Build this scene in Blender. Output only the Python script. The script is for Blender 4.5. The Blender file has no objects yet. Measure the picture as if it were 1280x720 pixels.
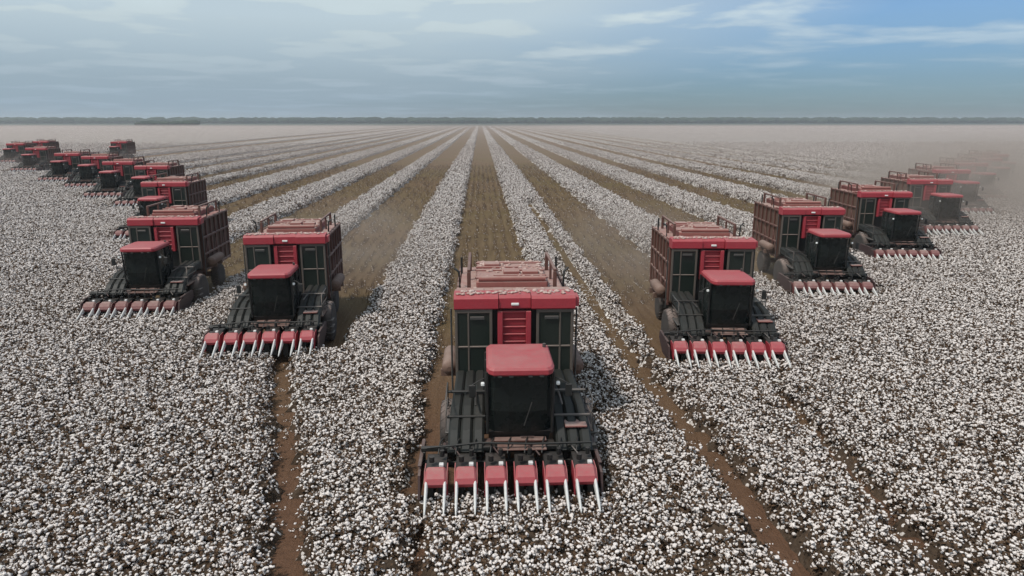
import bpy, bmesh, math, random
import numpy as np
from mathutils import Vector, Matrix
R = math.radians
random.seed(7); rng = np.random.default_rng(11)
S = bpy.context.scene
col = S.collection

# ---------------------------------------------------------------- camera
H = 10.0
PITCH, YAW, F = 13.42, 2.53, 880.0
cam = bpy.data.cameras.new('camera'); co = bpy.data.objects.new('camera', cam); col.objects.link(co)
cam.sensor_width = 36; cam.lens = F/1280*36; cam.clip_end = 20000; cam.clip_start = .1
co.location = (0, 0, H); co.rotation_euler = (R(90-PITCH), 0, R(-YAW))
S.camera = co

# ---------------------------------------------------------------- sky, sun, exposure
SUN_EL, SUN_AZ = 58, 235      # azimuth clockwise from +Y : behind the camera and to its left
w = bpy.data.worlds.new('World'); S.world = w; w.use_nodes = True
nt = w.node_tree; nt.nodes.clear()
def N(nt, t, **k):
    n = nt.nodes.new(t)
    for a, b in k.items(): setattr(n, a, b)
    return n
def mth(nt, op, a, b=None, c=None):
    n = N(nt, 'ShaderNodeMath', operation=op)
    for i, v in enumerate((a, b, c)):
        if v is None: continue
        if isinstance(v, (int, float)): n.inputs[i].default_value = v
        else: nt.links.new(v, n.inputs[i])
    return n.outputs[0]
def ramp(nt, f, stops, interp='LINEAR'):
    n = N(nt, 'ShaderNodeValToRGB'); n.color_ramp.interpolation = interp
    cr = n.color_ramp
    while len(cr.elements) < len(stops): cr.elements.new(.5)
    for e, (p, c) in zip(cr.elements, stops):
        e.position = p; e.color = (c, c, c, 1) if isinstance(c, (int, float)) else (*c, 1)
    nt.links.new(f, n.inputs[0]); return n.outputs[0]
def mix(nt, f, a, b, mode='MIX'):
    n = N(nt, 'ShaderNodeMix', data_type='RGBA', blend_type=mode)
    for i, v in ((0, f), (6, a), (7, b)):
        if isinstance(v, (int, float)): n.inputs[i].default_value = v
        elif isinstance(v, tuple): n.inputs[i].default_value = (*v, 1)
        else: nt.links.new(v, n.inputs[i])
    return n.outputs[2]
sky = N(nt, 'ShaderNodeTexSky', sky_type='NISHITA'); sky.sun_disc = False
sky.sun_elevation = R(SUN_EL); sky.sun_rotation = R(SUN_AZ); sky.altitude = 0
sky.air_density = 1.0; sky.dust_density = .6; sky.ozone_density = 3.0
tc = N(nt, 'ShaderNodeTexCoord')
sp = N(nt, 'ShaderNodeSeparateXYZ'); nt.links.new(tc.outputs['Generated'], sp.inputs[0])
zz = mth(nt, 'ADD', mth(nt, 'MAXIMUM', sp.outputs[2], 0), .05)
px = mth(nt, 'DIVIDE', sp.outputs[0], zz); py = mth(nt, 'DIVIDE', sp.outputs[1], zz)
cb = N(nt, 'ShaderNodeCombineXYZ'); nt.links.new(px, cb.inputs[0]); nt.links.new(py, cb.inputs[1])
def noise(nt, vec, sc, det=5, rough=.55, dist=0.):
    n = N(nt, 'ShaderNodeTexNoise'); n.inputs['Scale'].default_value = sc
    n.inputs['Detail'].default_value = det; n.inputs['Roughness'].default_value = rough
    n.inputs['Distortion'].default_value = dist
    if vec is not None: nt.links.new(vec, n.inputs['Vector'])
    return n.outputs[0]
n1 = noise(nt, cb.outputs[0], .8, 6, .5, .2)
n2 = noise(nt, cb.outputs[0], .16, 4, .5)
# overcast sheet over the left half, scattered clouds over the right
az = mth(nt, 'DIVIDE', sp.outputs[0], mth(nt, 'ADD', mth(nt, 'ABSOLUTE', sp.outputs[1]), .01))
sheet = ramp(nt, mth(nt, 'ADD', mth(nt, 'MULTIPLY', az, -1.1), mth(nt, 'ADD', mth(nt, 'MULTIPLY', n2, .9), mth(nt, 'MULTIPLY', sp.outputs[2], 2.2))), [(.14, 0), (.70, 1)])
puffs = ramp(nt, n1, [(.5, 0), (.64, 1)])
lift = ramp(nt, sp.outputs[2], [(.03, 0.1), (.11, 1)])
cover = mth(nt, 'MINIMUM', mth(nt, 'ADD', mth(nt, 'MULTIPLY', sheet, .85), mth(nt, 'MULTIPLY', mth(nt, 'MULTIPLY', puffs, .7), lift)), 1.0)
skyc = mix(nt, 1.0, sky.outputs[0], (1.10, 1.34, 1.62), 'MULTIPLY')
cloudc = mix(nt, mth(nt, 'MULTIPLY', puffs, mth(nt, 'SUBTRACT', 1, mth(nt, 'MULTIPLY', sheet, .7))), (8.5, 10.1, 10.8), (10.2, 12.0, 12.8))
elev = ramp(nt, sp.outputs[2], [(.0, .60), (.05, .67), (.13, .97)])      # thicker, darker cloud deck towards the horizon
tot = mix(nt, 1.0, mix(nt, 1.0, mix(nt, cover, skyc, cloudc), elev, 'MULTIPLY'), mix(nt, ramp(nt, sp.outputs[2], [(.02, 0), (.12, 1)]), (.88, .97, 1.10), (1, 1, 1)), 'MULTIPLY')
bg = N(nt, 'ShaderNodeBackground'); bg.inputs[1].default_value = .06
nt.links.new(tot, bg.inputs[0])
wo = N(nt, 'ShaderNodeOutputWorld'); nt.links.new(bg.outputs[0], wo.inputs[0])
sl = bpy.data.lights.new('sun', 'SUN'); sl.energy = 2.5; sl.angle = R(6); sl.color = (1, .95, .88)
so = bpy.data.objects.new('sun', sl); col.objects.link(so)
a, e = R(SUN_AZ), R(SUN_EL)
sd = Vector((math.sin(a)*math.cos(e), math.cos(a)*math.cos(e), math.sin(e)))
so.rotation_euler = sd.to_track_quat('Z', 'Y').to_euler()
S.view_settings.view_transform = 'Standard'; S.view_settings.look = 'None'
S.view_settings.gamma = 1; S.view_settings.use_curve_mapping = False
S.view_settings.exposure = .16
S.cycles.volume_bounces = 1; S.cycles.volume_max_steps = 128; S.cycles.max_bounces = 6

# ---------------------------------------------------------------- helpers
def tag(o, label=None, cat=None, group=None, kind=None):
    if label: o['label'] = label
    if cat: o['category'] = cat
    if group: o['group'] = group
    if kind: o['kind'] = kind
    return o
class MB:
    def __init__(s): s.v = []; s.f = []; s.m = []; s.sm = []
    def add(s, vs, fs, mi=0, smooth=False):
        b = len(s.v); s.v += [tuple(v) for v in vs]
        for f in fs: s.f.append(tuple(b+i for i in f)); s.m.append(mi); s.sm.append(smooth)
        return s
    def hexa(s, c8, mi=0):           # bottom 4 ccw, top 4 ccw
        return s.add(c8, [(3,2,1,0),(4,5,6,7),(0,1,5,4),(1,2,6,5),(2,3,7,6),(3,0,4,7)], mi)
    def box(s, x0, x1, y0, y1, z0, z1, mi=0, c=.015):
        c = min(c, (x1-x0)*.3, (y1-y0)*.3, (z1-z0)*.3)
        # chamfered box
        bm = bmesh.new(); bmesh.ops.create_cube(bm, size=1)
        for v in bm.verts: v.co = Vector(((x0+x1)/2+v.co.x*(x1-x0), (y0+y1)/2+v.co.y*(y1-y0), (z0+z1)/2+v.co.z*(z1-z0)))
        if c > .001: bmesh.ops.bevel(bm, geom=bm.edges[:], offset=c, segments=1, affect='EDGES')
        bm.verts.ensure_lookup_table()
        s.add([v.co for v in bm.verts], [[v.index for v in f.verts] for f in bm.faces], mi); bm.free(); return s
    def prism(s, prof, x0, x1, mi=0):   # profile of (y,z), extruded in x
        n = len(prof)
        vs = [(x0, y, z) for y, z in prof]+[(x1, y, z) for y, z in prof]
        fs = [tuple(range(n)), tuple(range(2*n-1, n-1, -1))]+[(i, i+n, (i+1) % n+n, (i+1) % n) for i in range(n)]
        return s.add(vs, fs, mi)
    def loft(s, rings, mi=0, smooth=False, cap=True, loop=True):
        n = len(rings[0]); vs = [p for r in rings for p in r]; fs = []
        for k in range(len(rings)-1):
            for i in range(n if loop else n-1):
                j = (i+1) % n; fs.append((k*n+i, k*n+j, (k+1)*n+j, (k+1)*n+i))
        s.add(vs, fs, mi, smooth)
        if cap: s.add(rings[0], [tuple(range(n-1, -1, -1))], mi); s.add(rings[-1], [tuple(range(n))], mi)
        return s
    def tube(s, pts, r, n=8, mi=0, r1=None):
        pts = [Vector(p) for p in pts]; rings = []
        for k, p in enumerate(pts):
            d = (pts[min(k+1, len(pts)-1)]-pts[max(k-1, 0)]).normalized()
            u = d.cross(Vector((0, 0, 1)))
            if u.length < .05: u = d.cross(Vector((0, 1, 0)))
            u.normalize(); v = d.cross(u)
            rr = r if r1 is None else r+(r1-r)*k/(len(pts)-1)
            rings.append([p+(u*math.cos(t)+v*math.sin(t))*rr for t in (2*math.pi*i/n for i in range(n))])
        return s.loft(rings, mi, True)
    def lathe_x(s, prof, cx, cy, cz, n=24, mi=0):   # prof (x, r), axis along x
        rings = [[(cx+x, cy+r*math.cos(t), cz+r*math.sin(t)) for t in (2*math.pi*i/n for i in range(n))] for x, r in prof]
        return s.loft(rings, mi, True)
    def build(s, name, mats, parent=None):
        me = bpy.data.meshes.new(name); me.from_pydata([tuple(v) for v in s.v], [], s.f)
        if not isinstance(mats, (list, tuple)): mats = [mats]
        for m in mats: me.materials.append(m)
        me.polygons.foreach_set('material_index', s.m); me.polygons.foreach_set('use_smooth', s.sm)
        bm = bmesh.new(); bm.from_mesh(me); bmesh.ops.recalc_face_normals(bm, faces=bm.faces[:]); bm.to_mesh(me); bm.free()
        o = bpy.data.objects.new(name, me); col.objects.link(o)
        if parent: o.parent = parent
        return o

# ---------------------------------------------------------------- materials
def mat(name):
    m = bpy.data.materials.new(name); m.use_nodes = True
    nt = m.node_tree; b = nt.nodes['Principled BSDF']; return m, nt, b
def objco(nt, sx=1, sy=1, sz=1):
    t = N(nt, 'ShaderNodeTexCoord'); mp = N(nt, 'ShaderNodeMapping')
    mp.inputs['Scale'].default_value = (sx, sy, sz); nt.links.new(t.outputs['Object'], mp.inputs[0]); return mp.outputs[0]
def bump(nt, b, h, st, dist=.02):
    n = N(nt, 'ShaderNodeBump'); n.inputs['Strength'].default_value = st; n.inputs['Distance'].default_value = dist
    nt.links.new(h, n.inputs['Height']); nt.links.new(n.outputs[0], b.inputs['Normal'])
DUST = (.40, .30, .26)
def painted(name, c, dust=.5, rough=.45, metal=0, amount=1.0):
    m, nt, b = mat(name); v = objco(nt)
    nz = noise(nt, v, 2.2, 6, .65); nf = noise(nt, v, 14, 4, .6)
    g = N(nt, 'ShaderNodeNewGeometry'); s3 = N(nt, 'ShaderNodeSeparateXYZ'); nt.links.new(g.outputs['Normal'], s3.inputs[0])
    up = ramp(nt, s3.outputs[2], [(.2, .12), (.95, 1)])
    oi = N(nt, 'ShaderNodeObjectInfo'); dust = mth(nt, 'MULTIPLY', mth(nt, 'ADD', mth(nt, 'MULTIPLY', oi.outputs['Random'], .8), .7), dust)
    d = mth(nt, 'MULTIPLY', mth(nt, 'MULTIPLY', up, ramp(nt, mth(nt, 'ADD', mth(nt, 'MULTIPLY', nz, .7), mth(nt, 'MULTIPLY', nf, .3)), [(.3, .25), (.65, 1)])), dust)
    cc = mix(nt, ramp(nt, nf, [(.35, 0), (.7, .35)]), c, tuple(x*.55 for x in c))
    nt.links.new(mix(nt, d, cc, DUST), b.inputs['Base Color'])
    b.inputs['Roughness'].default_value = rough; b.inputs['Metallic'].default_value = metal
    nt.links.new(ramp(nt, d, [(0, rough), (1, .9)]), b.inputs['Roughness'])
    bump(nt, b, nf, .15); return m
M = {}
M['red'] = painted('red_paint', (.40, .032, .048), .32)
M['roof'] = painted('red_roof_paint', (.42, .045, .06), .34, .45)
M['darkred'] = painted('dusty_dark_red_steel', (.11, .038, .026), .6, .6)
M['deck'] = painted('dusty_red_deck', (.30, .09, .075), .9, .8)
M['side'] = painted('dusty_side_mesh', (.095, .046, .028), .7, .8)
M['tan'] = painted('dust_caked_steel', (.15, .085, .06), .45, .85)
M['black'] = painted('black_plastic', (.012, .013, .012), .10, .5)
M['duct'] = painted('dark_grey_green_duct', (.006, .009, .007), .05, .6)
M['dark_end'] = painted('dark_red_black_steel', (.035, .012, .012), .3, .6)
M['hood_dull'] = painted('dull_dusty_hood', (.17, .035, .038), .75, .7)  # darker base red plus heavier dust, for the machines further out
M['hood'] = painted('dusty_red_hood', (.40, .032, .050), .5, .5)
M['panel'] = painted('dusty_grey_brown_frame', (.10, .08, .065), .7, .6)
M['pane'] = painted('dark_green_grey_pane', (.012, .020, .016), .12, .3)
M['grey'] = painted('grey_metal', (.10, .10, .095), .35, .4, .5)
M['divider'] = painted('pale_divider_steel', (.74, .73, .70), .1, .4)
M['tyre'] = painted('tyre_rubber', (.022, .02, .018), .6, .85)
def glassm():
    m, nt, b = mat('tinted_cab_glass'); b.inputs['Base Color'].default_value = (.012, .016, .015, 1)
    b.inputs['Roughness'].default_value = .12; b.inputs['Specular IOR Level'].default_value = .3
    nz = noise(nt, objco(nt), 3, 4); nt.links.new(ramp(nt, nz, [(.3, .1), (.7, .45)]), b.inputs['Roughness']); return m
M['glass'] = glassm()
def lampm():
    m, nt, b = mat('lamp_glass'); b.inputs['Base Color'].default_value = (.85, .85, .82, 1); b.inputs['Roughness'].default_value = .08
    nz = noise(nt, objco(nt), 30, 2); bump(nt, b, nz, .2); return m
M['lamp'] = lampm()

def crop_material():
    m, nt, b = mat('cotton_canopy'); v = objco(nt)
    vo = N(nt, 'ShaderNodeTexVoronoi'); vo.inputs['Scale'].default_value = 9.5; vo.inputs['Randomness'].default_value = 1
    nt.links.new(v, vo.inputs['Vector'])
    pick = N(nt, 'ShaderNodeSeparateColor'); nt.links.new(vo.outputs['Color'], pick.inputs[0])
    n_big = noise(nt, v, .35, 5, .6); n_mid = noise(nt, v, 2.2, 3, .6)
    thr = mth(nt, 'ADD', mth(nt, 'MULTIPLY', n_big, .6), mth(nt, 'MULTIPLY', n_mid, .35))
    py_ = N(nt, 'ShaderNodeSeparateXYZ'); nt.links.new(v, py_.inputs[0])
    boll_cut = ramp(nt, mth(nt, 'DIVIDE', py_.outputs[1], 120.0), [(.10, .80), (.32, .12), (.65, .02), (1.0, .20)])      # painted boll cover by distance: sparse near, fullest mid-field, slightly thinner beyond
    on = mth(nt, 'GREATER_THAN', mth(nt, 'ADD', pick.outputs[0], mth(nt, 'MULTIPLY', thr, -.45)), boll_cut)
    rad = mth(nt, 'LESS_THAN', vo.outputs['Distance'], .62)
    boll = mth(nt, 'MULTIPLY', on, rad)
    dark = mix(nt, noise(nt, v, 6, 3), (.030, .021, .015), (.115, .080, .055))
    white = mix(nt, pick.outputs[1], (.54, .49, .45), (.82, .77, .73))
    nt.links.new(mix(nt, boll, dark, white), b.inputs['Base Color']); b.inputs['Roughness'].default_value = .95
    b.inputs['Specular IOR Level'].default_value = .1
    bump(nt, b, mth(nt, 'SUBTRACT', 1, vo.outputs['Distance']), .6, .06)
    return m
M['crop'] = crop_material()
def soil_material():
    m, nt, b = mat('picked_soil'); v = objco(nt, 1.3, .10, 1); v2 = objco(nt)
    st = noise(nt, v, 2.4, 6, .6); sp_ = noise(nt, v2, 7, 5, .7); big = noise(nt, v2, .05, 4)
    c = mix(nt, ramp(nt, st, [(.3, 0), (.7, 1)]), (.105, .066, .038), (.19, .128, .075))
    c = mix(nt, mth(nt, 'MULTIPLY', ramp(nt, sp_, [(.60, 0), (.68, 1)]), .5), c, (.46, .41, .36))
    c = mix(nt, mth(nt, 'MULTIPLY', ramp(nt, big, [(.4, 0), (.65, 1)]), .5), c, (.125, .098, .038))
    s3 = N(nt, 'ShaderNodeSeparateXYZ'); nt.links.new(v2, s3.inputs[0])
    red = ramp(nt, mth(nt, 'ADD', mth(nt, 'DIVIDE', s3.outputs[1], 60.0), mth(nt, 'MULTIPLY', big, .3)), [(.42, .9), (.8, 0)])   # redder earth on the headland
    c = mix(nt, red, c, mix(nt, noise(nt, v2, 3.5, 5, .7), (.075, .038, .024), (.21, .115, .072)))
    nt.links.new(c, b.inputs['Base Color']); b.inputs['Roughness'].default_value = .95
    b.inputs['Specular IOR Level'].default_value = .1
    bump(nt, b, mth(nt, 'ADD', st, sp_), .9, .12); return m
M['soil'] = soil_material()
def simple(name, c1, c2, sc, rough=.9, bs=.3):
    m, nt, b = mat(name); nz = noise(nt, objco(nt), sc, 5, .6)
    nt.links.new(mix(nt, ramp(nt, nz, [(.35, 0), (.65, 1)]), c1, c2), b.inputs['Base Color'])
    b.inputs['Roughness'].default_value = rough; b.inputs['Specular IOR Level'].default_value = .15
    bump(nt, b, nz, bs); return m
M['lint'] = simple('dusty_lint', (.38, .24, .20), (.56, .44, .40), 6)
M['boll'] = simple('cotton_fibre', (.64, .57, .53), (.84, .77, .73), 9)
M['leaf'] = simple('dry_cotton_leaf', (.030, .020, .014), (.14, .085, .050), 5)
M['stalk'] = simple('dry_stalk', (.10, .062, .040), (.24, .17, .11), 8)
M['tree'] = simple('far_wood_foliage', (.010, .022, .014), (.03, .05, .026), .02)
M['scrub'] = simple('far_green_fields', (.028, .045, .036), (.07, .08, .06), .004)

# ---------------------------------------------------------------- layout
cy_, sy_ = math.cos(R(YAW)), math.sin(R(YAW)); cp, spi = math.cos(R(PITCH)), math.sin(R(PITCH))
def ymach(X, z, h=1.25):          # world Y of a header front from its depth in front of the camera
    d = (z-(H-h)*spi)/cp
    return (d-X*sy_)/cy_
#  body X, header depth, label
MACH = [
 (1.0, 17.9, 'nearest red cotton picker, centred in the foreground at the point of the V'),
 (-8.9, 29.2, 'red cotton picker just left of the nearest one, heading the left arm of the V'),
 (-17.2, 35.0, 'second red cotton picker out on the left arm, its dark side basket showing'),
 (-27.2, 57.5, 'third cotton picker out on the left arm, half hidden behind the second one'),
 (-38.3, 79.0, 'small faded cotton picker just behind the third on the left arm, only its top showing'),
 (-46.5, 87.5, 'dark cabbed cotton picker on the left arm, nearest of the far bunch seen whole'),
 (-56.8, 101.0, 'cotton picker of the far left bunch, second from its right end'),
 (-66.2, 110.0, 'cotton picker of the far left bunch, its header just past the shadowed outer pair'),
 (-85.0, 132.0, 'front machine of the dark pair at the left edge of the picture'),
 (-106.0, 158.0, 'cotton picker at the far left edge, outermost of the left arm'),
 (-111.0, 175.0, 'cotton picker at the far left tucked behind the dark outer pair'),
 (-89.5, 172.0, 'dusty grey brown cotton picker standing above and behind the far left bunch'),
 (10.1, 28.0, 'red cotton picker just right of the nearest one, heading the right arm of the V'),
 (19.9, 39.3, 'second red cotton picker out on the right arm, clear of the dust'),
 (29.9, 49.0, 'third cotton picker out on the right arm, first one at the edge of the dust'),
 (40.2, 59.8, 'fourth cotton picker out on the right arm, grey with dust'),
 (50.6, 72.5, 'fifth cotton picker out on the right arm, wrapped in dust'),
 (61.0, 84.5, 'sixth cotton picker out on the right arm, deep in the dust cloud'),
 (71.0, 95.5, 'seventh cotton picker out on the right arm, a shape in the dust cloud'),
 (80.5, 107.0, 'outermost cotton picker of the right arm, almost lost in the dust cloud'),
]
MACH = [(x if abs(x) < 3 else x*1.005, z, l) for x, z, l in MACH]
MY = [ymach(x, z) for x, z, _ in MACH]
STRIPS = [({0: .55, 1: -9.1, 12: 10.05}.get(i, x*1.03-.3), MY[i]) for i, (x, z, _) in enumerate(MACH)]
SHW = [{0: 2.85, 1: 3.1, 12: 2.7}.get(i, 2.8) for i in range(len(MACH))]
HW = 2.8
RUTS = [  # (polyline, half width)
 ([(-8.7, 29.5), (-7.2, 24), (-5.6, 18.5), (-4.4, 14), (-3.6, 9)], .50),
 ([(5.9, 85), (6.1, 45), (6.3, 27), (6.8, 20), (7.0, 14), (7.1, 9)], .55),
 ([(10.9, 24), (10.5, 18), (10.2, 14), (10.0, 9)], .36),
 ([(-1.6, 16), (-1.4, 9)], .2),
]
def seg_dist(P, a, b):
    a = np.array(a); b = np.array(b); ab = b-a
    t = np.clip(((P-a)@ab)/(ab@ab), 0, 1)
    return np.linalg.norm(P-(a+t[:, None]*ab), axis=1)
def picked(P, marg=0.):            # True where there is no crop
    out = np.zeros(len(P), bool)
    wob = .16*np.sin(P[:, 1]*.9+P[:, 0])+.10*np.sin(P[:, 1]*2.3)
    for (sx_, y0), hw_ in zip(STRIPS, SHW):
        out |= (np.abs(P[:, 0]-sx_) < hw_+wob-marg) & (P[:, 1] > y0+.35)
    for pl, hw in RUTS:
        for a_, b_ in zip(pl[:-1], pl[1:]):
            out |= seg_dist(P, a_, b_) < hw-marg+.08*np.sin(P[:, 1]*3.1)
    return out

# ---------------------------------------------------------------- ground
FIELD_END = 1150.0
g = MB(); E = 6800
g.add([(-E, -60, 0), (E, -60, 0), (E, E, 0), (-E, E, 0)], [(0, 1, 2, 3)])
tag(g.build('ground', M['soil']), kind='structure')
g = MB(); g.add([(-E+10, FIELD_END-5, .05), (E-10, FIELD_END-5, .05), (E-10, E-10, .05), (-E+10, E-10, .05)], [(0, 1, 2, 3)])
tag(g.build('far_plain', M['scrub']), kind='structure')

# crop canopy as a height field
ys = [4.0]
while ys[-1] < FIELD_END: ys.append(ys[-1]+max(.28, ys[-1]*.010))
xs = list(np.arange(-120, 100, .42))
ext = []; x = 100.
while x < 2600: ext.append(x); x *= 1.12
xs = sorted([-e*1.2 for e in ext]+xs+ext)
XX, YY = np.meshgrid(np.array(xs), np.array(ys)); nx, ny = len(xs), len(ys)
P = np.stack([XX.ravel(), YY.ravel()], 1)
P[:, 0] += rng.uniform(-.1, .1, len(P)) * (np.abs(P[:, 0]) < 100)
pk = picked(P)
def fbm(P, s):
    r = np.zeros(len(P)); rng = np.random.default_rng(int(s*1000))
    for k in range(5):
        a_ = rng.uniform(0, 6.28); f_ = s*1.9**k; ph = rng.uniform(0, 6.28, 2)
        u = P@np.array([math.cos(a_), math.sin(a_)])*f_; v_ = P@np.array([-math.sin(a_), math.cos(a_)])*f_
        r += np.sin(u+ph[0])*np.sin(v_+ph[1]+.7*np.sin(u*.6))/1.5**k
    return r
Z = .41+.045*fbm(P, .5)*np.where(P[:, 1] > 200, .4, 1)+rng.uniform(-.07, .07, len(P))*np.clip(50/np.maximum(P[:, 1], 1), .15, 1)
row = .05*np.cos(P[:, 0]*2*math.pi/.78)
Z = np.where(pk, -.12, Z+row*(P[:, 1] < 60))
fs = []
for j in range(ny-1):
    b0 = j*nx
    for i in range(nx-1):
        fs.append((b0+i, b0+i+1, b0+nx+i+1, b0+nx+i))
me = bpy.data.meshes.new('cotton_canopy'); me.from_pydata(np.column_stack([P, Z]).tolist(), [], fs)
me.materials.append(M['crop'])
cano = bpy.data.objects.new('cotton_canopy', me); col.objects.link(cano)
tag(cano, 'unpicked white cotton crop filling the field in front and in bands between strips', 'cotton crop', kind='stuff')

# cotton bolls and dry leaves scattered over the canopy
def ico(r, sub=1):
    bm = bmesh.new(); bmesh.ops.create_icosphere(bm, subdivisions=sub, radius=r)
    v = [x.co.copy() for x in bm.verts]; f = [[q.index for q in p.verts] for p in bm.faces]; bm.free(); return v, f
def clump(name, seed, nb, nl):
    rd = random.Random(seed); m = MB()
    for k in range(nb):
        v, f = ico(1, 1); r = rd.choice((.018, .024, .030, .036, .043))*rd.uniform(.85, 1.15)
        a_ = rd.uniform(0, 6.28); q = rd.uniform(0, .22); c = Vector((q*math.cos(a_), q*math.sin(a_), rd.uniform(-.10, .13)))
        ex = Vector((rd.uniform(.75, 1.35), rd.uniform(.75, 1.35), rd.uniform(.6, 1.2)))
        m.add([c+Vector((p.x*r*ex.x, p.y*r*ex.y, p.z*r*ex.z))*rd.uniform(.65, 1.3) for p in v], f, 0)
    for k in range(nl):
        a_ = rd.uniform(0, 6.28); q = rd.uniform(.0, .22); c = Vector((q*math.cos(a_), q*math.sin(a_), rd.uniform(-.12, .10)))
        R_ = Matrix.Rotation(rd.uniform(0, 6.28), 3, 'Z')@Matrix.Rotation(rd.uniform(-1, 1), 3, 'X')
        s_ = rd.uniform(.03, .075)
        m.add([c+R_@Vector(p)*s_ for p in ((0, -1, 0), (.7, -.1, .15), (.1, 1, 0), (-.7, .1, .2))], [(0, 1, 2), (0, 2, 3)], 1)
    for k in range(3):
        a_ = rd.uniform(0, 6.28); c = Vector((.1*math.cos(a_), .1*math.sin(a_), 0))
        m.tube([c+Vector((0, 0, -.3)), c+Vector((rd.uniform(-.1, .1), rd.uniform(-.1, .1), .12))], .005, 3, 1)
    o = m.build(name, [M['boll'], M['leaf']]); col.objects.unlink(o); return o
def stubble(name, seed):
    rd = random.Random(seed); m = MB()
    for k in range(5):
        c = Vector((rd.uniform(-.12, .12), rd.uniform(-.3, .3), 0))
        m.tube([c, c+Vector((rd.uniform(-.12, .12), rd.uniform(-.12, .12), rd.uniform(.15, .42)))], .011, 3, 1)
    for k in range(2):
        v, f = ico(rd.uniform(.015, .03), 1); c = Vector((rd.uniform(-.2, .2), rd.uniform(-.3, .3), rd.uniform(0, .25)))
        m.add([c+p for p in v], f, 0)
    for k in range(4):
        c = Vector((rd.uniform(-.25, .25), rd.uniform(-.3, .3), .02)); s_ = .05
        m.add([c+Vector((rd.uniform(-1, 1), rd.uniform(-1, 1), rd.uniform(0, 1)))*s_ for _ in range(3)], [(0, 1, 2)], 1)
    o = m.build(name, [M['boll'], M['stalk']]); col.objects.unlink(o); return o
def scatter(name, pts, sc, variants, align=False):
    me = bpy.data.meshes.new(name); me.from_pydata(pts.tolist(), [], [])
    at = me.attributes.new('sc', 'FLOAT', 'POINT'); at.data.foreach_set('value', sc.astype('f4'))
    o = bpy.data.objects.new(name, me); col.objects.link(o)
    gn = bpy.data.node_groups.new(name, 'GeometryNodeTree')
    gn.interface.new_socket('Geometry', in_out='INPUT', socket_type='NodeSocketGeometry')
    gn.interface.new_socket('Geometry', in_out='OUTPUT', socket_type='NodeSocketGeometry')
    i_ = gn.nodes.new('NodeGroupInput'); o_ = gn.nodes.new('NodeGroupOutput')
    j = gn.nodes.new('GeometryNodeJoinGeometry')
    for vv in variants:
        n = gn.nodes.new('GeometryNodeObjectInfo'); n.inputs['Object'].default_value = vv; n.inputs['As Instance'].default_value = True
        gn.links.new(n.outputs['Geometry'], j.inputs[0])
    ip = gn.nodes.new('GeometryNodeInstanceOnPoints'); ip.inputs['Pick Instance'].default_value = True
    gn.links.new(i_.outputs[0], ip.inputs['Points']); gn.links.new(j.outputs[0], ip.inputs['Instance'])
    ri = gn.nodes.new('FunctionNodeRandomValue'); ri.data_type = 'INT'; ri.inputs[4].default_value = 0; ri.inputs[5].default_value = len(variants)-1
    gn.links.new(ri.outputs[2], ip.inputs['Instance Index'])
    rv = gn.nodes.new('FunctionNodeRandomValue'); rv.data_type = 'FLOAT_VECTOR'
    rv.inputs[0].default_value = (-.2, -.2, 0); rv.inputs[1].default_value = (.2, .2, 0.3 if align else 6.28); rv.inputs['Seed'].default_value = 3
    gn.links.new(rv.outputs[0], ip.inputs['Rotation'])
    na = gn.nodes.new('GeometryNodeInputNamedAttribute'); na.data_type = 'FLOAT'; na.inputs[0].default_value = 'sc'
    gn.links.new(na.outputs[0], ip.inputs['Scale'])
    gn.links.new(ip.outputs[0], o_.inputs[0])
    md = o.modifiers.new('scatter', 'NODES'); md.node_group = gn
    return o
def field_points(y0, y1, dens, sidepad=5.):
    wid = lambda y: .76*(y+4)+sidepad
    n = int((y1-y0)*2*wid(y1)*dens)
    p = np.stack([rng.uniform(-wid(y1), wid(y1), n), rng.uniform(y0, y1, n)], 1)
    c = p[:, 0]-p[:, 1]*.044
    return p[np.abs(c) < .76*(p[:, 1]+4)+sidepad]
VAR = [clump('cotton_clump', s, 7+s % 4, 14) for s in range(10)]
ps, ss = [], []
for y0, y1, d_, s_ in ((6, 25, 42, 1.0), (25, 45, 34, 1.1), (45, 80, 27, 1.25), (80, 130, 16, 1.45), (130, 330, 5, 1.8)):
    p = field_points(y0, y1, d_)
    if y0 > 100: p = p[rng.uniform(0, 1, len(p)) < ((y1-p[:, 1])/(y1-y0))**1.3]
    p = p[~picked(p, .05)]
    edge = picked(p, -.22)
    z = np.where(edge, rng.uniform(.08, .5, len(p)), .48+.045*fbm(p, .5)+rng.uniform(-.07, .09, len(p)))
    ps.append(np.column_stack([p, z])); ss.append(rng.uniform(.75, 1.25, len(p))*s_)
p = field_points(8, 45, 5); p = p[picked(p, .1)]
p = p[~np.any([(np.abs(p[:, 0]-a_) < HW) & (p[:, 1] > b_+.3) for a_, b_ in STRIPS], axis=0)]
ps.append(np.column_stack([p, np.full(len(p), -.02)])); ss.append(rng.uniform(.4, .7, len(p)))
pts = np.concatenate(ps); scs = np.concatenate(ss)
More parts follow.
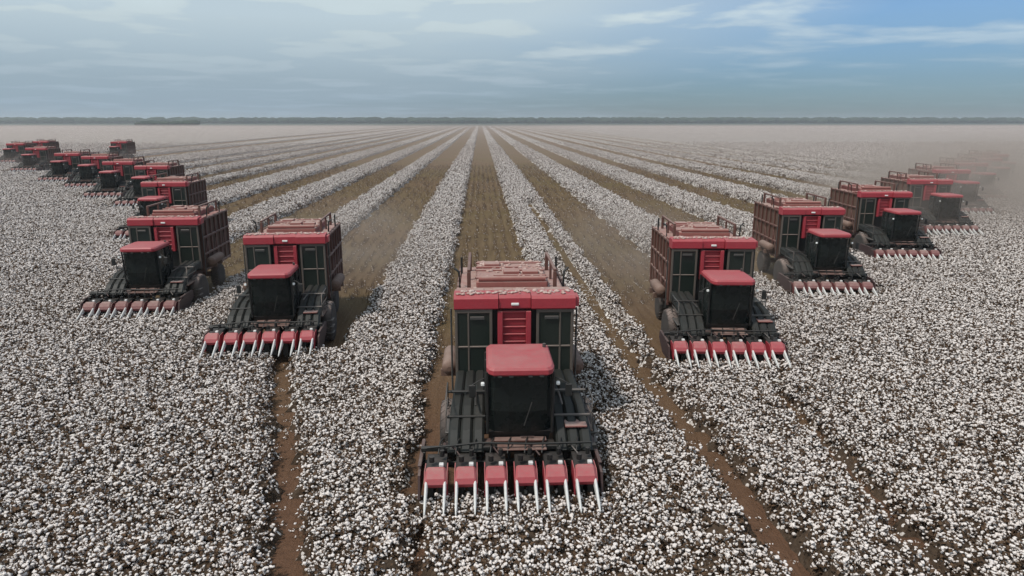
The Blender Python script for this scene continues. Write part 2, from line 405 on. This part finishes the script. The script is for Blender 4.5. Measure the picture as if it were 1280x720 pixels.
# thin patches where the crop is sparse
th = fbm(pts[:, :2], .35)+.6*fbm(pts[:, :2], 1.3)
keep = rng.uniform(0, 1, len(pts)) < np.clip(.86-.16*th, .35, 1)
pts = pts[keep]; scs = scs[keep]
print('bolls clumps', len(pts))
tag(scatter('cotton_bolls', pts, scs, VAR), 'open white cotton bolls and dry leaves on top of the crop', 'cotton bolls', kind='stuff')
SV = [stubble('stubble_clump', s) for s in range(4)]
ps, ss = [], []
for y0, y1, d_, s_ in ((16, 60, 7, 1.0), (60, 160, 2.5, 1.3)):
    p = field_points(y0, y1, d_)
    m_ = np.zeros(len(p), bool)
    for sx_, yy in STRIPS: m_ |= (np.abs(p[:, 0]-sx_) < HW-.05) & (p[:, 1] > yy+10.5)
    p = p[m_]
    # keep to the plant rows
    k = np.abs(((p[:, 0]/.78) % 1)-.5) < .22
    p = p[k]
    ps.append(np.column_stack([p, np.zeros(len(p))])); ss.append(rng.uniform(.6, 1.2, len(p))*s_)
tag(scatter('cotton_stubble', np.concatenate(ps), np.concatenate(ss), SV, True), 'brown picked cotton stalks standing in the harvested strips', 'stubble', kind='stuff')

# ---------------------------------------------------------------- far woods
def wood(name, x0, x1, y, depth, hgt, n, label, kind=None, seed=1):
    rd = random.Random(seed); m = MB()
    for k in range(n):
        v, f = ico(1, 2); cx = rd.uniform(x0, x1); cyy = y+rd.uniform(0, depth); h = hgt*rd.uniform(.55, 1.0); ww = h*rd.uniform(.7, 1.6)
        m.add([(cx+p.x*ww*rd.uniform(.85, 1.15), cyy+p.y*ww, h*.5+p.z*h*.5*rd.uniform(.88, 1.12)) for p in v], f)
    o = m.build(name, M['tree']); tag(o, label, 'trees', kind=kind); return o
wood('far_wood', -2200, 2300, 2150, 120, 19, 1500, 'long low dark green wood along the horizon', 'stuff', 2)
wood('grove', -585, -490, 1250, 30, 10, 45, 'short dark grove standing out on the left part of the horizon', 'stuff', 3)

# ---------------------------------------------------------------- cotton picker
def empty(name, loc):
    o = bpy.data.objects.new(name, None); col.objects.link(o); o.location = loc; return o
HX = -.30          # header offset
def make_picker():
    root = empty('cotton_picker', (0, 0, 0))
    # ---- header
    m = MB()
    m.box(HX-2.38, HX+2.38, 1.18, 1.34, .85, 1.02); m.box(HX-2.38, HX+2.38, 1.22, 1.36, 1.30, 1.42)
    for x in np.linspace(-2.3, 2.3, 7): m.box(HX+x-.04, HX+x+.04, 1.2, 1.3, 1.02, 1.30)
    for x in (-.75, .75): m.hexa([(x-.09, 1.3, .75), (x+.09, 1.3, .75), (x+.09, 3.0, 1.1), (x-.09, 3.0, 1.1), (x-.09, 1.3, .95), (x+.09, 1.3, .95), (x+.09, 3.0, 1.35), (x-.09, 3.0, 1.35)])
    m.build('header_frame', M['black'], root)
    for s in (-1, 1):
        m = MB(); x = HX+s*2.36
        m.prism([(.05, .55), (.25, 1.12), (.9, 1.22), (2.2, 1.22), (2.3, .9), (1.4, .5)], x-.03, x+.03)
        m.box(x-.05, x+.05, .5, 2.1, 1.23, 1.28)
        m.build('side_shield', M['dark_end'], root)
    m = MB()
    for k in range(9):
        x = HX-1.9+k*.46
        m.tube([(x, .95, 1.35), (x+.05, 1.15, 1.62), (x+.12, 1.5, 1.55), (x+.1, 1.9, 1.25)], .022, 6)
    m.tube([(HX-2.2, 1.05, 1.5), (HX-.8, 1.05, 1.62), (HX+.6, 1.08, 1.55), (HX+2.2, 1.05, 1.58)], .03, 6)
    m.build('hydraulic_hoses', M['black'], root)
    ru0 = None
    for k in range(6):
        cx = HX+(k-2.5)*.77
        if ru0 is None:
            m = MB()
            m.box(-.27, -.05, .15, 1.12, .3, 1.12); m.box(.05, .27, .15, 1.12, .3, 1.12)
            m.prism([(.35, 1.0), (.35, 1.22), (1.1, 1.30), (1.14, 1.05)], -.26, .26)
            m.tube([(-.12, .55, 1.35), (-.12, .55, 1.50)], .07, 10); m.tube([(.14, .8, 1.38), (.14, .8, 1.55)], .06, 10)
            ru = m.build('row_unit', M['black'], root)
            m = MB()
            a0, a1 = .285, .245
            prof = [(-.02, .99), (.04, 1.12), (.22, 1.27), (.34, 1.30)]
            rings = []
            for i, (y, z) in enumerate(prof):
                hw = a0-(a0-a1)*i/3
                rings.append([(-hw, y, z-.02), (-hw+.05, y-.015, z+.02), (hw-.05, y-.015, z+.02), (hw, y, z-.02), (hw-.02, y+.06, z-.10), (-hw+.02, y+.06, z-.10)])
            m.loft(rings)
            for s in (-1, 1): m.prism([(.0, .62), (.0, 1.02), (.24, 1.24), (.7, 1.24), (.7, .75)], s*.285-.012, s*.285+.012)
            m.build('hood', M['hood'], ru)
            m = MB(); m.box(.08, .20, .33, .45, 1.31, 1.39); m.build('hood_latch', M['divider'], ru)
            for s in (-1, 1):
                m = MB(); x = s*.235; st = []
                for t in (0, .25, .5, .75, 1):
                    y = .02-.85*t; z = 1.02-.38*t; hw = .026*(1-t)**.4+.014; hh = .09*(1-t)+.02
                    st.append([(x-hw, y, z-hh*1.5), (x+hw, y, z-hh*1.5), (x+hw, y, z+hh*.2), (x+hw*.4, y, z+hh*.6), (x-hw*.4, y, z+hh*.6), (x-hw, y, z+hh*.2)])
                m.loft(st); m.build('row_divider', M['divider'], ru)
            ru0 = ru
        else:
            ru = copy_tree(ru0, root)
        ru.location = (cx, 0, 0)
    # ---- chassis, wheels
    m = MB()
    for x in (-.7, .7): m.box(x-.12, x+.12, 1.9, 10.1, 1.05, 1.38)
    for y in (2.2, 4.2, 6.5, 9.8): m.box(-.62, .62, y, y+.2, 1.08, 1.32)
    m.box(-1.5, 1.5, 3.2, 3.5, .85, 1.1); m.box(-1.3, 1.3, 8.3, 8.5, .65, .95)
    m.build('chassis', M['darkred'], root)
    def wheel(cx, cyy, r, wd):
        m = MB(); pr = [(-wd/2, r*.55), (-wd/2, r*.86), (-wd*.42, r*.96), (-wd*.2, r), (wd*.2, r), (wd*.42, r*.96), (wd/2, r*.86), (wd/2, r*.55)]
        m.lathe_x(pr, cx, cyy, r, 28)
        for i in range(22):
            t = 2*math.pi*i/22
            for s in (-1, 1):
                tt = t+s*.07
                pts = []
                for (xx, rr, dt) in ((0, r*1.0, 0), (s*wd*.46, r*.93, .16)):
                    for dd in (-.03, .03):
                        for rr2 in (rr-.02, rr+.035):
                            q = tt+dt+dd; pts.append((cx+xx, cyy+rr2*math.cos(q), r+rr2*math.sin(q)))
                m.hexa([pts[0], pts[2], pts[6], pts[4], pts[1], pts[3], pts[7], pts[5]])
        w_ = m.build('wheel', M['tyre'], root)
        m = MB(); so_ = 1 if cx > 0 else -1
        m.lathe_x([(-wd*.3, r*.57), (-wd*.3, r*.5), (-wd*.05, r*.45), (wd*.05, r*.2), (wd*.3*1, r*.18)][::1] if so_ > 0 else [(-wd*.3, r*.18), (-wd*.05, r*.2), (wd*.05, r*.45), (wd*.3, r*.5), (wd*.3, r*.57)], cx, cyy, r, 20)
        m.build('rim', M['tan'], w_)
    for s in (-1, 1):
        wheel(s*1.42, 3.4, .92, .5); wheel(s*2.0, 3.4, .92, .5); wheel(s*1.45, 8.4, .72, .48)
    # ---- cab
    zt = 3.52
    m = MB()
    m.hexa([(-.80, 1.62, 1.42), (.80, 1.62, 1.42), (.84, 3.0, 1.42), (-.84, 3.0, 1.42), (-.84, 1.50, 1.72), (.84, 1.50, 1.72), (.86, 3.02, 1.72), (-.86, 3.02, 1.72)])
    for x, y in ((-.88, 1.32), (.88, 1.32), (-.90, 2.3), (.90, 2.3), (-.90, 2.96), (.90, 2.96)):
        yb = y+.14 if y < 1.5 else y
        m.tube([(x, yb, 1.70), (x, y, zt)], .045, 6)
    m.build('cab_body', M['black'], root)
    m = MB()
    ring = lambda z, yf, hw: [(-hw, yf+.22, z), (-hw*.8, yf+.05, z), (-hw*.35, yf-.02, z), (hw*.35, yf-.02, z), (hw*.8, yf+.05, z), (hw, yf+.22, z), (hw, 2.94, z), (-hw, 2.94, z)]
    m.loft([ring(1.715, 1.50, .87), ring(2.4, 1.30, .90), ring(zt, 1.18, .85)], 0)
    m.build('cab_glass', M['glass'], root)
    m = MB()
    def rring(z, d, y0=.98, y1=3.1, hw=.90):
        y0 += d; y1 -= d; hw -= d
        return [(-hw*.80, y0, z), (hw*.80, y0, z), (hw*.93, y0+.10, z), (hw, y0+.35, z), (hw*.99, y1-.15, z), (hw*.9, y1, z), (-hw*.9, y1, z), (-hw*.99, y1-.15, z), (-hw, y0+.35, z), (-hw*.93, y0+.10, z)]
    m.loft([rring(3.50, .05), rring(3.55, .0), rring(3.66, 0.0), rring(3.72, .05), rring(3.74, .16)])
    m.build('cab_roof', M['roof'], root)
    for x in (-.55, -.25, .25, .55):
        m = MB(); m.box(x-.06, x+.06, 1.0, 1.06, 3.46, 3.52); m.build('roof_lamp', M['grey'], root)
    m = MB(); m.box(-.72, .72, 1.30, 1.52, 1.50, 1.56); m.box(-.62, .70, .98, 1.4, 1.40, 1.44); m.build('front_step', M['darkred'], root)
    m = MB(); m.tube([(.1, 1.24, 2.0), (.3, 1.16, 2.7)], .014, 5); m.build('wiper', M['grey'], root)
    # mirrors
    for s in (-1, 1):
        m = MB(); m.tube([(s*.85, 1.4, 3.35), (s*1.1, 1.25, 3.30), (s*1.28, 1.2, 3.2)], .015, 6)
        m.box(s*1.28-.09, s*1.28+.09, 1.18, 1.24, 2.85, 3.2, 0, .03)
        m.build('mirror', M['black'], root)
        m = MB(); m.box(s*1.0-.05, s*1.0+.05, 1.2, 1.29, 3.16, 3.26, 0, .02)
        m.build('work_lamp', M['lamp'], root)
        m = MB(); m.box(s*1.15-.10, s*1.15+.10, 1.62, 1.72, 1.66, 1.80, 0, .03); m.build('headlamp', M['lamp'], root)
    # platforms with handrails beside the cab
    for s in (-1, 1):
        m = MB(); a_, b_ = sorted((s*.95, s*2.05))
        m.box(a_, b_, 1.75, 3.2, 1.56, 1.62)
        m.build('platform', M['tan'] if s > 0 else M['grey'], root)
        if s > 0:
            for z in (.55, .85, 1.15):
                m = MB(); m.box(2.06, 2.34, 2.5, 3.0, z, z+.04); m.build('step', M['grey'], root)
        m = MB()
        m.tube([(s*2.02, 1.8, 1.6), (s*2.02, 1.8, 2.55), (s*2.02, 3.1, 2.55), (s*2.02, 3.1, 1.6)], .02, 6)
        m.tube([(s*2.02, 1.8, 2.1), (s*2.02, 3.1, 2.1)], .016, 6)
        m.build('handrail', M['grey'], root)
        m = MB(); m.tube([(s*1.96, 4.9, 1.5), (s*1.96, 4.9, 4.3)], .03, 6); m.build('corner_post', M['grey'], root)
    # ---- air ducts, three each side
    path = [(1.2, 1.22, .98, 1.98), (1.65, 1.62, .96, 1.96), (2.4, 1.98, .95, 1.92), (3.3, 2.14, .93, 1.86), (4.62, 2.2, .92, 1.82)]
    for s in (-1, 1):
        for k in range(3):
            rings = []
            for i, (y, z, xi, xo) in enumerate(path):
                p0 = Vector(path[max(i-1, 0)][:2]); p1 = Vector(path[min(i+1, 4)][:2]); d = (p1-p0).normalized(); nn = Vector((-d.y, d.x))
                a_ = xi+(xo-xi)*(k+.03)/3; b_ = xi+(xo-xi)*(k+.97)/3; e_ = .06; t_ = .17
                q = []
                for (xx, tt) in ((a_+e_, t_), (b_-e_, t_), (b_, t_-e_), (b_, -t_), (a_, -t_), (a_, t_-e_)):
                    q.append((s*xx, y+nn.x*tt, z+nn.y*tt))
                rings.append(q)
            m = MB(); m.loft(rings); m.build('air_duct', M['duct'], root)
    # framed dark panels closing the chamber front on both sides of the ladder
    for s in (-1, 1):
        m = MB(); lo, hi = sorted((s*.68, s*1.84))
        m.box(lo, hi, 4.60, 4.70, 4.22, 4.335); m.box(lo, hi, 4.60, 4.70, 1.9, 2.0); m.box(lo+.09, hi-.09, 4.606, 4.69, 3.1, 3.16)
        m.box(lo, lo+.09, 4.598, 4.702, 1.9, 4.33); m.box(hi-.09, hi, 4.598, 4.702, 1.9, 4.33)
        xm = s*1.42; m.box(xm-.03, xm+.03, 4.604, 4.69, 2.0, 4.22)
        fr = m.build('front_panel', M['panel'], root)
        m = MB(); m.box(lo+.09, hi-.09, 4.64, 4.67, 2.0, 4.22, 0, 0); m.build('panel_pane', M['pane'], fr)
    m = MB(); m.box(-1.68, 1.68, 4.9, 5.2, 1.75, 4.33); m.build('chamber_front', M['black'], root)
    for s in (-1, 1):
        m = MB(); lo, hi = sorted((s*.93, s*2.0))
        m.box(lo, hi, 2.9, 3.0, 2.30, 2.36); m.box(lo, hi, 1.95, 2.03, 1.93, 2.0)
        m.box(s*1.2-.03, s*1.2+.03, 1.97, 2.95, 2.28, 2.33)
        m.build('duct_clamp', M['grey'] if s > 0 else M['black'], root)
    for k in range(4):
        m = MB(); x = HX-1.8+k*1.05; m.box(x, x+.42, 1.36, 1.66, 1.05+.07*(k % 2), 1.38+.09*(k % 3), 0, .03)
        m.tube([(x+.2, 1.4, 1.3), (x+.3, 1.1, 1.5), (x+.5, .9, 1.3)], .025, 6)
        m.build('drive_gearbox', M['grey'] if k == 3 else M['dark_end'], root)
    m = MB(); m.box(1.25, 1.85, 1.5, 1.95, 1.80, 1.86); m.build('fender', M['deck'], root)
    m = MB(); m.box(-.95, .95, 1.3, 1.65, 1.2, 1.42); m.build('front_bumper', M['black'], root)
    # duct heads: pale slotted plates high on the ducts
    for s in (-1, 1):
        m = MB(); x = s*1.15
        m.box(x-.22, x+.22, 4.57, 4.60, 4.02, 4.12, 0, .01); m.build('vent_plate', M['grey'], root)
    # ---- centre ladder / red column
    m = MB()
    m.box(-.52, -.36, 4.62, 4.9, 2.9, 4.26); m.box(.36, .52, 4.62, 4.9, 2.9, 4.26); m.box(-.38, .38, 4.82, 4.95, 2.9, 4.24)
    for z in np.arange(3.0, 4.2, .24): m.box(-.36, .36, 4.68, 4.74, z, z+.05)
    m.build('ladder', M['red'], root)
    # ---- red visor beam, three pieces
    for x0, x1, yo in ((-1.86, -.50, 0), (-.48, .50, .06), (.52, 1.88, -.03)):
        m = MB(); pr = [(4.60+yo, 4.34), (4.56+yo, 4.38), (4.56+yo, 4.68), (4.66+yo, 4.76), (5.25, 4.79), (5.25, 4.34)]
        m.prism(pr, x0, x1)
        if x1 > 1.8: m.prism([(4.66, 4.40), (4.70, 4.68), (5.2, 4.70), (5.2, 4.40)], 1.88, 2.0)
        m.build('visor_beam', M['red'], root)
    m = MB(); m.box(-.1, .14, 4.58, 4.625, 4.46, 4.54); m.build('beam_lamp', M['lamp'], root)
    # ---- module chamber
    m = MB()
    for s in (-1, 1):
        a_, b_ = sorted((s*1.70, s*1.74)); m.box(a_, b_, 5.2, 10.0, 1.7, 4.5)
    m.box(-1.7, 1.7, 5.2, 10.0, 1.66, 1.72); m.box(-1.7, 1.7, 5.2, 5.25, 1.7, 4.3)
    m.build('module_chamber', M['side'], root)
    for s in (-1, 1):
        m = MB()
        a_, b_ = sorted((s*1.742, s*1.84))
        for y in np.arange(5.25, 10.05, .79): m.box(a_, b_, y-.05, y+.05, 1.55, 4.6)
        for z in (1.6, 2.5, 3.45, 4.45): m.box(a_+.004, b_-.004+.02*(s > 0), 5.2, 10.0, z, z+.11)
        for y in (5.7, 7.3, 8.85):
            m.tube([(s*1.80, y-.4, 1.8), (s*1.80, y+.4, 3.4)], .035, 6)
        m.build('side_lattice', M['darkred'], root)
        m = MB()    # dust-caked cylinder along the side
        cx = s*2.08
        rings = []
        for y, r in ((5.35, .08), (5.4, .20), (5.5, .25), (7.1, .25), (7.2, .20), (7.25, .08)):
            rings.append([(cx+r*math.cos(t), y, 2.15+r*math.sin(t)) for t in (2*math.pi*i/16 for i in range(16))])
        m.loft(rings, 0, True); m.box(cx-.3, cx+.2, 5.8, 5.9, 1.75, 2.0); m.box(cx-.3, cx+.2, 6.8, 6.9, 1.75, 2.0)
        m.build('side_tank', M['tan'], root)
    # rear door
    m = MB(); m.box(-1.72, 1.72, 10.0, 10.08, 1.5, 4.45)
    for x in (-1.5, -.5, .5, 1.5): m.box(x-.06, x+.06, 10.08, 10.16, 1.5, 4.4)
    m.build('rear_door', M['darkred'], root)
    # roof deck and packer
    m = MB()
    m.box(-1.82, 1.86, 5.26, 6.2, 4.55, 4.66)
    for x in (-1.7, -1.15, -.5, .15, .8, 1.4): m.box(x-.16, x+.22, 5.35, 5.35+random.uniform(.3, .7), 4.662, 4.70+random.uniform(0, .1))
    m.box(-1.72, 1.72, 6.2, 10.0, 4.48, 4.55)
    m.build('roof_deck', M['deck'], root)
    m = MB(); rd = random.Random(5)
    for k in range(260):
        v, f = ico(1, 1); r_ = rd.uniform(.03, .09)
        if k < 150: cx, cyy, z0 = rd.uniform(-1.75, 1.8), 4.75+abs(rd.gauss(0, .5)), 4.79 if k < 90 else 4.68
        else: cx, cyy, z0 = rd.uniform(-1.1, 1.1), rd.uniform(6.3, 9.6), 4.86
        if cyy > 5.25 and k < 150: z0 = 4.67
        m.add([(cx+p.x*r_*rd.uniform(.8, 1.4), cyy+p.y*r_, z0+max(p.z, -.2)*r_*.6) for p in v], f)
    tag(m.build('cotton_lint', M['lint'], root), kind='stuff')
    m = MB()
    m.box(-1.18, 1.18, 6.25, 9.7, 4.553, 4.85, 0, .04)
    for y, a_, b_ in ((6.7, -1.22, 1.22), (7.05, -.6, 1.2), (7.9, -1.22, 1.22), (8.35, -1.2, .3), (9.2, -1.22, 1.22)): m.box(a_, b_, y-.05, y+.05, 4.852, 4.90+.02*(b_ < 1))
    m.box(-.9, -.35, 8.5, 9.0, 4.852, 4.97); m.box(.4, .95, 7.3, 7.7, 4.852, 4.95)
    m.tube([(-1.1, 6.32, 4.92), (1.1, 6.32, 4.92)], .09, 10)
    m.box(-.25, .30, 7.15, 7.7, 4.852, 4.99)
    m.build('packer_box', M['deck'], root)
    for s in (-1, 1):
        m = MB()
        m.box(s*1.42-.06, s*1.42+.06, 6.3, 6.42, 4.5, 5.15); m.box(s*1.42-.06, s*1.42+.06, 9.3, 9.42, 4.5, 5.15); m.box(s*1.42-.05, s*1.42+.05, 6.3, 9.42, 5.15, 5.24)
        m.box(s*1.42-.04, s*1.42+.04, 7.8, 7.9, 4.5, 5.15)
        m.build('packer_rail', M['darkred'], root)
        m = MB(); m.tube([(s*1.72, 6.6, 4.5), (s*1.75, 6.6, 5.1), (s*1.9, 6.7, 5.2)], .04, 6); m.build('exhaust_pipe', M['black'], root)
        m = MB(); m.tube([(s*1.72, 8.9, 4.5), (s*1.72, 8.9, 5.15)], .04, 6)
        m.build('breather_pipe', M['black'], root)
    m = MB(); m.tube([(.75, 2.7, 3.74), (.75, 2.7, 3.84)], .05, 8); m.build('beacon', M['grey'], root)
    return root
def copy_tree(o, parent=None):
    c = o.copy(); col.objects.link(c); c.parent = parent
    for ch in list(o.children):
        copy_tree(ch, c)
    return c
proto = make_picker()
bpy.context.view_layer.update()
for i, ((X, z, lab), Y) in enumerate(zip(MACH, MY)):
    o = proto if i == 0 else copy_tree(proto)
    o.location = (X, Y, 0); o.rotation_euler = (0, 0, R(0 if i == 0 else (-3.2 if X > 0 else 3.2)+random.uniform(-.8, .8)))
    if i:
        dz = random.uniform(-.06, .08) if i in (1, 12) else random.uniform(-.20, -.05)
        for ch in o.children:
            if ch.name.startswith('row_unit'):
                ch.location.z = dz+random.uniform(-.015, .015)
                if i not in (1, 12):
                    for q in ch.children:
                        if q.name.startswith('hood') and not q.name.startswith('hood_latch'):
                            q.material_slots[0].link = 'OBJECT'; q.material_slots[0].material = M['hood_dull']
            if ch.name.startswith(('cab_roof', 'mirror', 'work_lamp')): ch.location.z = random.uniform(-.02, .03)
    tag(o, lab, 'cotton picker', 'red cotton pickers harvesting in a V')

# ---------------------------------------------------------------- air: haze and dust
def volume_box(name, c, s, build_nodes, label, cat, rz=0):
    m = MB(); m.add([(x, y, z) for z in (-1, 1) for x, y in ((-1, -1), (1, -1), (1, 1), (-1, 1))], [(3,2,1,0),(4,5,6,7),(0,1,5,4),(1,2,6,5),(2,3,7,6),(3,0,4,7)])
    mt = bpy.data.materials.new(name); mt.use_nodes = True; nt = mt.node_tree; nt.nodes.clear()
    o_ = N(nt, 'ShaderNodeOutputMaterial'); pv = N(nt, 'ShaderNodeVolumePrincipled'); nt.links.new(pv.outputs[0], o_.inputs['Volume'])
    build_nodes(nt, pv)
    o = m.build(name, mt); o.location = c; o.scale = s; o.rotation_euler = (0, 0, rz)
    tag(o, label, cat, kind='stuff'); return o
def hz(nt, pv):
    pv.inputs['Color'].default_value = (.90, .93, .97, 1); pv.inputs['Density'].default_value = .0002; pv.inputs['Anisotropy'].default_value = .2
volume_box('haze', (0, E-200, 11.0), (E+60, E+60, 12.0), hz, 'thin pale haze over the whole field', 'haze')
def dust(den, nsc=2.2):
    def f(nt, pv):
        t = N(nt, 'ShaderNodeTexCoord'); ln = N(nt, 'ShaderNodeVectorMath', operation='LENGTH'); nt.links.new(t.outputs['Object'], ln.inputs[0])
        fall = ramp(nt, ln.outputs['Value'], [(.25, 1), (.95, 0)], 'EASE')
        nz = ramp(nt, noise(nt, t.outputs['Object'], nsc, 3, .6), [(.35, .15), (.65, 1)])
        nt.links.new(mth(nt, 'MULTIPLY', mth(nt, 'MULTIPLY', fall, nz), den), pv.inputs['Density'])
        pv.inputs['Color'].default_value = (.60, .52, .46, 1)
    return f
volume_box('dust_cloud', (60, 84, 2.0), (54, 20, 7.5), dust(.13), 'brown dust cloud hanging over the far right pickers', 'dust', R(48))
def lay(nt, pv):
    pv.inputs['Color'].default_value = (.78, .64, .58, 1); pv.inputs['Density'].default_value = .0028; pv.inputs['Anisotropy'].default_value = .1
volume_box('dust_layer', (0, 635, 1.2), (900, 510, 2.4), lay, 'thin pinkish dust hanging low over the far field', 'dust')
volume_box('dust_cloud', (-9, 48, 1.5), (9, 22, 4.2), dust(.04), 'thin brown dust trailing behind the picker left of the nearest one', 'dust')
volume_box('dust_cloud', (11, 46, 1.5), (9, 22, 4.2), dust(.04), 'thin brown dust trailing behind the picker right of the nearest one', 'dust')
